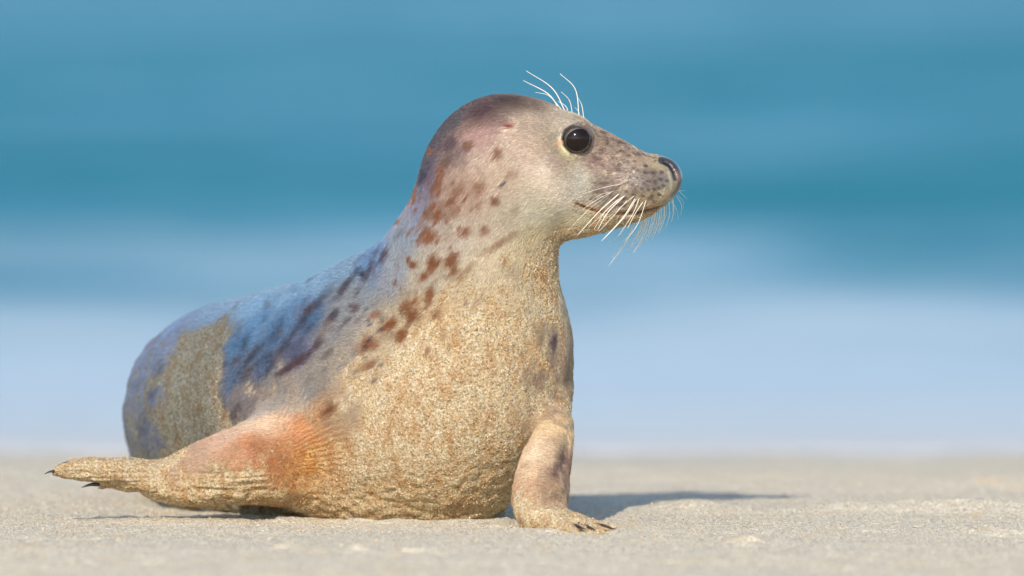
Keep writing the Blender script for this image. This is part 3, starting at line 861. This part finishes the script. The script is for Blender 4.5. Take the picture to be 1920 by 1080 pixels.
# the short fur itself: fine hairs lying back along the coat
T = np.zeros((len(V), 3))
face = ss(U, 900, 1020) * ss(W_, 480, 400)
neck = (1 - face) * ss(W_, 620, 520) * ss(U, 680, 760)
rest = 1 - face - neck
T += face[:, None] * np.array([-1, .1, -.28]) + neck[:, None] * np.array([-.50, .15, -.85]) + rest[:, None] * np.array([-.75, .45, -.5])
T += np.stack([vnoise(V * 45, k) for k in (91, 92, 93)], 1) * .22
N2 = mesh_normals(V2, Q)
T -= (T * N2).sum(1)[:, None] * N2
T /= np.maximum(np.linalg.norm(T, axis=1), 1e-6)[:, None]
r3 = np.random.default_rng(21)
ok = (sandm < .62) & (er_ + 99 * (~hd_) > 31) & ((U < 1236) | (W_ > 380) | (W_ < 290)) & (V[:, 1] < .75)
dens = np.where(ok, np.where(N2[:, 1] < .35, 1.0, .25) * (1.0 - ss(sandm, .3, .62) * .8), 0) * (1 - .72 * ss(wetm, .4, .8) * ss(U, 760, 680)) * (1 - .6 * ss(U, 1150, 1185))
area = np.ones(len(V)); area[W_ > 480] = 1.9
pr = dens * area; pr /= pr.sum()
nh = 190000
pk = r3.choice(len(V), nh, p=pr)
L = np.interp(U[pk], [900, 1100, 1250], [.0062, .0045, .0028])[:, None] * r3.uniform(.7, 1.25, (nh, 1))
jit = r3.normal(0, .16, (nh, 3))
d1 = T[pk] + jit; d1 -= (d1 * N2[pk]).sum(1)[:, None] * N2[pk]
root = V2[pk] + r3.normal(0, .0006, (nh, 3)); root -= ((root - V2[pk]) * N2[pk]).sum(1)[:, None] * N2[pk]
root = root - N2[pk] * .0002
p1 = root + d1 * L * .5 + N2[pk] * .00065
p2 = root + d1 * L + N2[pk] * .00075 * r3.uniform(.5, 1.8, (nh, 1))
hc = bpy.data.hair_curves.new('fur')
hc.add_curves([3] * nh)
hc.attributes['position'].data.foreach_set('vector', np.stack([root, p1, p2], 1).astype(np.float32).ravel())
ra = hc.attributes.get('radius') or hc.attributes.new('radius', 'FLOAT', 'POINT')
ra.data.foreach_set('value', np.tile(np.array([.00017, .00014, .00003], np.float32), nh))
ca = hc.attributes.new('pelt', 'FLOAT_COLOR', 'CURVE')
tone = np.exp(r3.normal(0, .20, (nh, 1)))
cc = np.ones((nh, 4), np.float32); cc[:, :3] = np.clip(pelt[pk] * tone * 1.42, .003, .9)
ca.data.foreach_set('color', cc.ravel())
M = Mat('seal_hair')
M.link(M.node('ShaderNodeAttribute', attribute_name='pelt').outputs['Color'], M.b.inputs['Base Color'])
M.b.inputs['Roughness'].default_value = .36
M.b.inputs['Specular IOR Level'].default_value = .6
hc.materials.append(M.m)
link('fur', hc, seal, 'stuff')

# eyes
def uv_sphere(c, r, n=40, m=24):
    vs = [(c[0], c[1], c[2] + r)]
    for i in range(1, m):
        a = math.pi * i / m
        for j in range(n):
            b = 2 * math.pi * j / n
            vs.append((c[0] + r * math.sin(a) * math.cos(b), c[1] + r * math.sin(a) * math.sin(b), c[2] + r * math.cos(a)))
    vs.append((c[0], c[1], c[2] - r))
    fs = []
    for j in range(n): fs.append((0, 1 + j, 1 + (j + 1) % n))
    for i in range(m - 2):
        for j in range(n):
            a = 1 + i * n + j; b = 1 + i * n + (j + 1) % n
            fs.append((a, a + n, b + n, b))
    k = len(vs) - 1
    for j in range(n): fs.append((k, 1 + (m - 2) * n + (j + 1) % n, 1 + (m - 2) * n + j))
    return vs, fs
def pymesh(name, vs, fs, mat, smooth=True):
    me = bpy.data.meshes.new(name); me.from_pydata([tuple(map(float, v)) for v in vs], [], fs)
    me.materials.append(mat)
    if smooth: me.polygons.foreach_set('use_smooth', [True] * len(me.polygons))
    me.update(); return me
ec = warp(np.array([eye_centre()]))[0] ; ec[1] = eye_centre()[1]
for s in (-1, 1):
    c = (ec[0], YH + s * ec[1], ec[2])
    link('eye', pymesh('eye', *uv_sphere(c, RR(30)), MAT_EYE), seal)

# whiskers and brow hairs, each a tapered bent hair
def hair_mesh(name, pts, r0, r1, mat, n=14, sides=6):
    P = np.array(pts, float)
    e = np.concatenate([[2 * P[0] - P[1]], P, [2 * P[-1] - P[-2]]])
    seg = len(P) - 1
    out = []
    for t in np.linspace(0, seg, n):
        i = min(int(t), seg - 1); f = t - i
        p0, p1, p2, p3 = e[i:i + 4]
        out.append(.5 * (2 * p1 + (p2 - p0) * f + (2 * p0 - 5 * p1 + 4 * p2 - p3) * f * f + (3 * p1 - p0 - 3 * p2 + p3) * f ** 3))
    C = np.array(out); T = np.gradient(C, axis=0); T /= np.linalg.norm(T, axis=1)[:, None]
    up = np.array([.3, 1, .2]); A = np.cross(T, up); A /= np.linalg.norm(A, axis=1)[:, None]; B = np.cross(T, A)
    vs, fs = [], []
    for i in range(n):
        r = r0 + (r1 - r0) * (i / (n - 1)) ** 1.3
        for j in range(sides):
            a = 2 * math.pi * j / sides
            vs.append(C[i] + (A[i] * math.cos(a) + B[i] * math.sin(a)) * r)
    for i in range(n - 1):
        for j in range(sides):
            a = i * sides + j; b = i * sides + (j + 1) % sides
            fs.append((a, b, b + sides, a + sides))
    fs.append(tuple(range(sides))[::-1]); fs.append(tuple((n - 1) * sides + j for j in range(sides)))
    return pymesh(name, vs, fs, mat)
NEAR = [  # root, bends, tip (drawing places) ; thickness factor
([(1170,344),(1130,352),(1092,364)],.6),([(1149,359),(1120,374),(1092,393)],.7),([(1149,359),(1105,392),(1064,433)],.6),([(1162,362),(1122,398),(1083,441)],1.25),
([(1172,366),(1140,398),(1120,432)],1.2),([(1160,372),(1135,396),(1102,428)],.6),([(1177,375),(1150,405),(1123,434)],.8),([(1191,372),(1168,408),(1128,452)],1.1),
([(1199,371),(1186,402),(1160,442)],.8),([(1206,378),(1190,402),(1177,428)],.9),([(1190,366),(1160,392),(1130,414)],.5),([(1212,374),(1196,420),(1172,452)],.7)]
FARW = [([(1190,405),(1176,450),(1141,499)],1.0),([(1207,402),(1195,440),(1176,471)],1.15),([(1214,398),(1204,445),(1187,475)],1.0),([(1226,392),(1218,428),(1206,458)],1.0),
([(1234,388),(1230,420),(1220,446)],1.0),([(1241,386),(1238,414),(1226,440)],1.0),([(1246,382),(1245,412),(1235,438)],1.0),([(1254,376),(1255,404),(1246,432)],.9),
([(1262,372),(1263,394),(1259,417)],.9),([(1268,366),(1278,386),(1276,404)],.6),([(1273,358),(1281,366),(1289,373)],.5),([(1220,396),(1212,432),(1197,466)],.9),
([(1199,405),(1186,436),(1158,468)],.6),([(1180,412),(1165,438),(1138,458)],.5),([(1258,375),(1268,392),(1272,412)],.5),([(1230,390),(1224,424),(1211,454)],.9),([(1238,387),(1233,424),(1222,450)],.8),([(1210,400),(1198,438),(1180,462)],.8)]
def whisk(pts, k, far):
    n = len(pts); P = []
    for i, (a, b) in enumerate(pts):
        if far: y = YH + RR(26) + i * .009
        else:
            if i == 0:
                y = V[surf(a, b, 3), 1] + .001
                y0 = y
            else: y = y0 - .006 - .010 * i
        P.append(S(a, b, y))
    link('whisker', hair_mesh('whisker', P, RR(1.15) * k, RR(.42) * k, MAT_WHISK), seal)
for p, k in NEAR: whisk(p, k * .8, False)
rw = np.random.default_rng(9)
for p, k in FARW: whisk(p, k * .85, True)
for p, k in FARW[::1] + NEAR[1::3]:      # finer hairs between the strong ones
    dx, dy = rw.uniform(-5, 5), rw.uniform(-3, 3)
    whisk([(a + dx * (1 + .3 * j), b + dy - rw.uniform(0, 9) * j) for j, (a, b) in enumerate(p)], k * .5, (p, k) in FARW)
# the near ones have partners on the hidden cheek, the far ones on this one
for p, k in NEAR[::2]: whisk([(a + 6, b + 3) for a, b in p], k * .8, True)
BROW = [([(1061,206),(1036,166),(987,133)],1.1),([(1054,201),(1030,180),(1004,173)],.8),([(1074,213),(1068,189),(1052,172)],.8),([(1086,217),(1079,168),(1050,138)],1.0),([(1095,220),(1091,198),(1084,184)],.9)]
BROW = [(p, k * .85) for p, k in BROW]
for i, (p, k) in enumerate(BROW):
    for side in ((0,) if i % 2 else (0, 1)):
        P = [S(a, b + (6 if j == 0 else 0), (YH - .012 - .004 * j) if side == 0 else (YH + .03 + .012 * j)) for j, (a, b) in enumerate(p)]
        if side: P = [q - np.array([.004, 0, .004 + .004 * j]) for j, q in enumerate(P)]
        link('brow_hair', hair_mesh('brow_hair', P, RR(1.25) * k, RR(.45) * k, MAT_WHISK), seal)

# claws: a short horn cone, bent at the tip
def claw(a, b, r):
    a = np.array(a, float); b = np.array(b, float)
    mid = (a + b) / 2 + np.array([0, 0, .0015])
    link('claw', hair_mesh('claw', [a, mid, b], r, r * .15, MAT_CLAW, 8, 8), seal)
claw(S(104,884,.066), S(83,889,.06), RR(3))
claw(S(134,867,.074), S(104,876,.066), RR(3.5))
claw(S(186,908,.085), S(153,914,.08), RR(4.5))
claw(S(1066,984,-.205), S(1098,993,-.232), RR(5))
claw(S(1086,984,-.200), S(1122,999,-.236), RR(6))
claw(S(1112,988,-.19), S(1147,1001,-.222), RR(4))
claw(S(1118,984,-.165), S(1153,993,-.18), RR(4))

# sand crumbs caught in the coat
cand = np.nonzero((sandm > .72) & (N[:, 1] < .35))[0]
pick = rng.choice(cand, 22000, replace=False)
octv = np.array([[1, 0, 0], [-1, 0, 0], [0, 1, 0], [0, -1, 0], [0, 0, 1], [0, 0, -1]], float)
octf = np.array([[0, 2, 4], [2, 1, 4], [1, 3, 4], [3, 0, 4], [2, 0, 5], [1, 2, 5], [3, 1, 5], [0, 3, 5]])
def crumbs(C, r, squash=.8):
    n = len(C)
    k = octv[None] * (r[:, None, None] * (1 + .35 * rng.standard_normal((n, 6, 1)).clip(-1, 1)))
    a = rng.random(n) * 6.283
    R = np.zeros((n, 3, 3)); b = rng.random(n) * 3
    R[:, 0, 0] = np.cos(a); R[:, 0, 1] = -np.sin(a); R[:, 1, 0] = np.sin(a) * np.cos(b); R[:, 1, 1] = np.cos(a) * np.cos(b); R[:, 1, 2] = -np.sin(b)
    R[:, 2, 0] = np.sin(a) * np.sin(b); R[:, 2, 1] = np.cos(a) * np.sin(b); R[:, 2, 2] = np.cos(b)
    vs = np.einsum('nij,nkj->nki', R, k) + C[:, None]
    fs = octf[None] + (np.arange(n) * 6)[:, None, None]
    return vs.reshape(-1, 3), fs.reshape(-1, 3)
M = Mat('sand_crumbs')
oi = M.node('ShaderNodeNewGeometry')
cc = M.ramp(oi.outputs['Random Per Island'], [(0, lin(120, 90, 56)), (.3, lin(180, 146, 98)), (.7, lin(214, 184, 136)), (1, lin(244, 230, 204))])
M.link(cc, M.b.inputs['Base Color']); M.b.inputs['Roughness'].default_value = .8
MAT_CRUMB = M.m
r = rng.uniform(.0003, .0009, len(pick))
pick = pick[rng.random(len(pick)) < (1 - .97 * ss(V[pick, 1], .16, .24))]
cv, cf = crumbs(V2[pick] + N[pick] * .0002, r[:len(pick)])
link('sand_grains', mesh_from('sand_grains', cv, cf, MAT_CRUMB, False), seal, 'stuff')

# ---------------------------------------------------------------- the beach
def steps(edges):
    out = [edges[0][0]]
    for a, b, h0, h1 in edges:
        x = a
        while x < b - 1e-6:
            t = (x - a) / (b - a); x = x + h0 + (h1 - h0) * t
            out.append(min(x, b))
    return np.unique(np.round(out, 6))
pos_x = steps([(0, .95, .006, .006), (.95, 3, .01, .12), (3, 3000, .15, 400)])
xs = np.concatenate([-pos_x[::-1], pos_x[1:]])
ys = np.concatenate([-steps([(1.3, 3, .012, .08), (3, 600, .1, 120)])[::-1], steps([(-1.3, 1.0, .005, .005), (1.0, 12, .012, .25), (12, 5000, .3, 900)])[1:]])
X, Y = np.meshgrid(xs, ys, indexing='ij')
x = X.ravel(); y = Y.ravel()
def shore(x, y):
    z = -.16 * ss(y, .9, 6.5) - 1.8 * ss(y, 8, 60) - 20 * ss(y, 60, 600)
    return z
def beach_z(x, y):
    z = shore(x, y)
    P = np.stack([x, y, x * 0], 1)
    fade = ss(np.abs(x), 4, 2) * ss(np.abs(y), 9, 5)
    flat = .3 + .7 * ss(np.hypot(x / 1.1, (y - .1) / .9), .5, 1.3)
    z = z + (vnoise(P * np.array([2.2, 3.4, 1]), 71) * .008 + vnoise(P * np.array([7, 12, 1]), 72) * .0040 + vnoise(P * np.array([22, 34, 1]), 73) * .0022) * (.35 + .65 * fade) * flat
    z = z + (vnoise(P * np.array([75, 90, 1]), 74) * .0011 + vnoise(P * 170, 75) * .0013) * ss(np.abs(y), 3, 1.2) * ss(np.abs(x), 1.6, .9)
    # a few low crumbly humps in the foreground
    for hx, hy, hr in ((-.18, -.72, .05), (-.10, -.74, .04), (-.27, -.70, .035), (-.82, -.30, .05), (.30, -.42, .04), (.62, -.20, .06)):
        z = z + .006 * np.exp(-(((x - hx) / hr) ** 2 + ((y - hy) / (hr * 1.4)) ** 2)) * (1 + .9 * vnoise(P * 55, 80))
    # drag mark and pushed up rim around the animal
    near = (np.abs(x) < 1) & (np.abs(y - .4) < 1.0)
    i = np.nonzero(near)[0]
    q = np.stack([x[i], y[i], np.full(len(i), .02)], 1)
    d = sdf_body(f3(q))
    rim = (.0012 + .003 * (x[i] < 0) * (x[i] > -.3)) * np.exp(-((d - .012) / .018) ** 2) * (1 + .6 * vnoise(P[i] * np.array([30, 30, 1]), 76))
    z[i] += rim
    # low rim of sand in front of the left flipper and rump
    u0 = S(260, 975, .1)[0]
    z += .016 * np.exp(-((y - .34 - .05 * vnoise(P * np.array([4, 1, 1]), 78)) / .05) ** 2) * ss(x, .10, .25) * (.7 + .5 * vnoise(P * np.array([9, 1, 1]), 79))  # berm on the right, added to hide part of the cast shadow
    z += .0015 * np.exp(-((y - .10 - .03 * vnoise(P * np.array([5, 1, 1]), 77)) / .035) ** 2) * ss(x, S(60, 0, .1)[0], S(200, 0, .1)[0]) * ss(x, S(560, 0, .1)[0], S(420, 0, .1)[0])
    return z
z = beach_z(x, y)
z = z - z[np.argmin((x - .0) ** 2 + (y + .02) ** 2)] * 0
nx, ny = len(xs), len(ys)
ii = (np.arange(nx - 1)[:, None] * ny + np.arange(ny - 1)[None]).ravel()
Fg = np.stack([ii, ii + ny, ii + ny + 1, ii + 1], 1)
beach = link('beach', mesh_from('beach', np.stack([x, y, z], 1), Fg, MAT_SAND), None, 'structure')
print('beach verts', len(x))

# clods and loose grains of sand lying about
n = 4200
cx = rng.uniform(-.85, .85, n); cy = rng.normal(0, .35, n).clip(-1.1, 1.4)
rr_ = rng.uniform(.0004, .0012, n) * rng.choice([1, 1, 1, 1.6], n)
cz = beach_z(cx, cy) + rr_ * .35
M = Mat('sand_clods')
oi = M.node('ShaderNodeNewGeometry')
cc = M.ramp(oi.outputs['Random Per Island'], [(0, lin(150, 134, 112)), (.5, lin(184, 170, 146)), (.85, lin(196, 174, 138)), (1, lin(210, 202, 188))])
M.link(cc, M.b.inputs['Base Color']); M.b.inputs['Roughness'].default_value = .9
cv, cf = crumbs(np.stack([cx, cy, cz], 1), rr_)
link('sand_clods', mesh_from('sand_clods', cv, cf, M.m, False), None, 'stuff')

# ---------------------------------------------------------------- the sea
xs2 = np.concatenate([-steps([(.5, 30, .5, 1.0), (30, 4000, 1, 900)])[::-1], steps([(-.5, 30, .5, 1.0), (30, 4000, 1, 900)])[1:]])
ys2 = steps([(2.4, 80, .16, .6), (80, 6500, .7, 900)])
X, Y = np.meshgrid(xs2, ys2, indexing='ij'); x = X.ravel(); y = Y.ravel()
P = np.stack([x, y, x * 0], 1)
wav = vnoise(P * np.array([.05, 1, 1]) * np.array([1, 0, 0]), 81) * 2.2
yy = y + wav
tide = 3.5 + .35 * vnoise(P * np.array([.5, 0, 0]), 82)
zs_ = -.16 * ss(y, .9, 6.5) + .018 - .06 * ss(y, tide + .3, tide - .3)
calm = ss(y, 11, 18)
def swell(c, w, h, lean=1.6, sd=0):
    t = (yy - c) / w
    t = np.where(t < 0, t * lean, t)
    return h * np.exp(-t * t) * (.8 + .35 * vnoise(P * np.array([.12, 0, 0]) + sd, 90 + sd))
zs_ = zs_ + swell(9.5, 1.0, .02, 2.0, 1) + swell(25.5, 3.0, .20, 1.7, 2) + swell(38, 3.5, .16, 1.5, 3) + swell(60, 6, .22, 1.4, 4) + swell(95, 10, .3, 1.3, 5)
zs_ += calm * (vnoise(P * np.array([.35, .5, 1]), 83) * .05 + vnoise(P * np.array([.9, 1.4, 1]), 84) * .025)
yf = yy + 2.0 * vnoise(P * np.array([.30, 0, 0]), 86) + .9 * vnoise(P * np.array([.8, .25, 0]), 87)
foam = ss(yf, 21.0, 8.0) * .92 + .30 * np.exp(-((yf - 19) / 3.5) ** 2)
me = mesh_from('sea', np.stack([x, y, zs_], 1), np.stack([(np.arange(len(xs2) - 1)[:, None] * len(ys2) + np.arange(len(ys2) - 1)[None]).ravel() + k for k in (0, len(ys2), len(ys2) + 1, 1)], 1), MAT_SEA)
attr(me, 'foam', foam)
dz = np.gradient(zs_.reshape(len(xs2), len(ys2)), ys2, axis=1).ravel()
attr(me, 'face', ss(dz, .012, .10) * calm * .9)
attr(me, 'shallow', ss(yy + .9 * vnoise(P * np.array([.7, .5, 0]), 88), 9.0, 3.6))
sea = link('sea', me, None, 'structure')
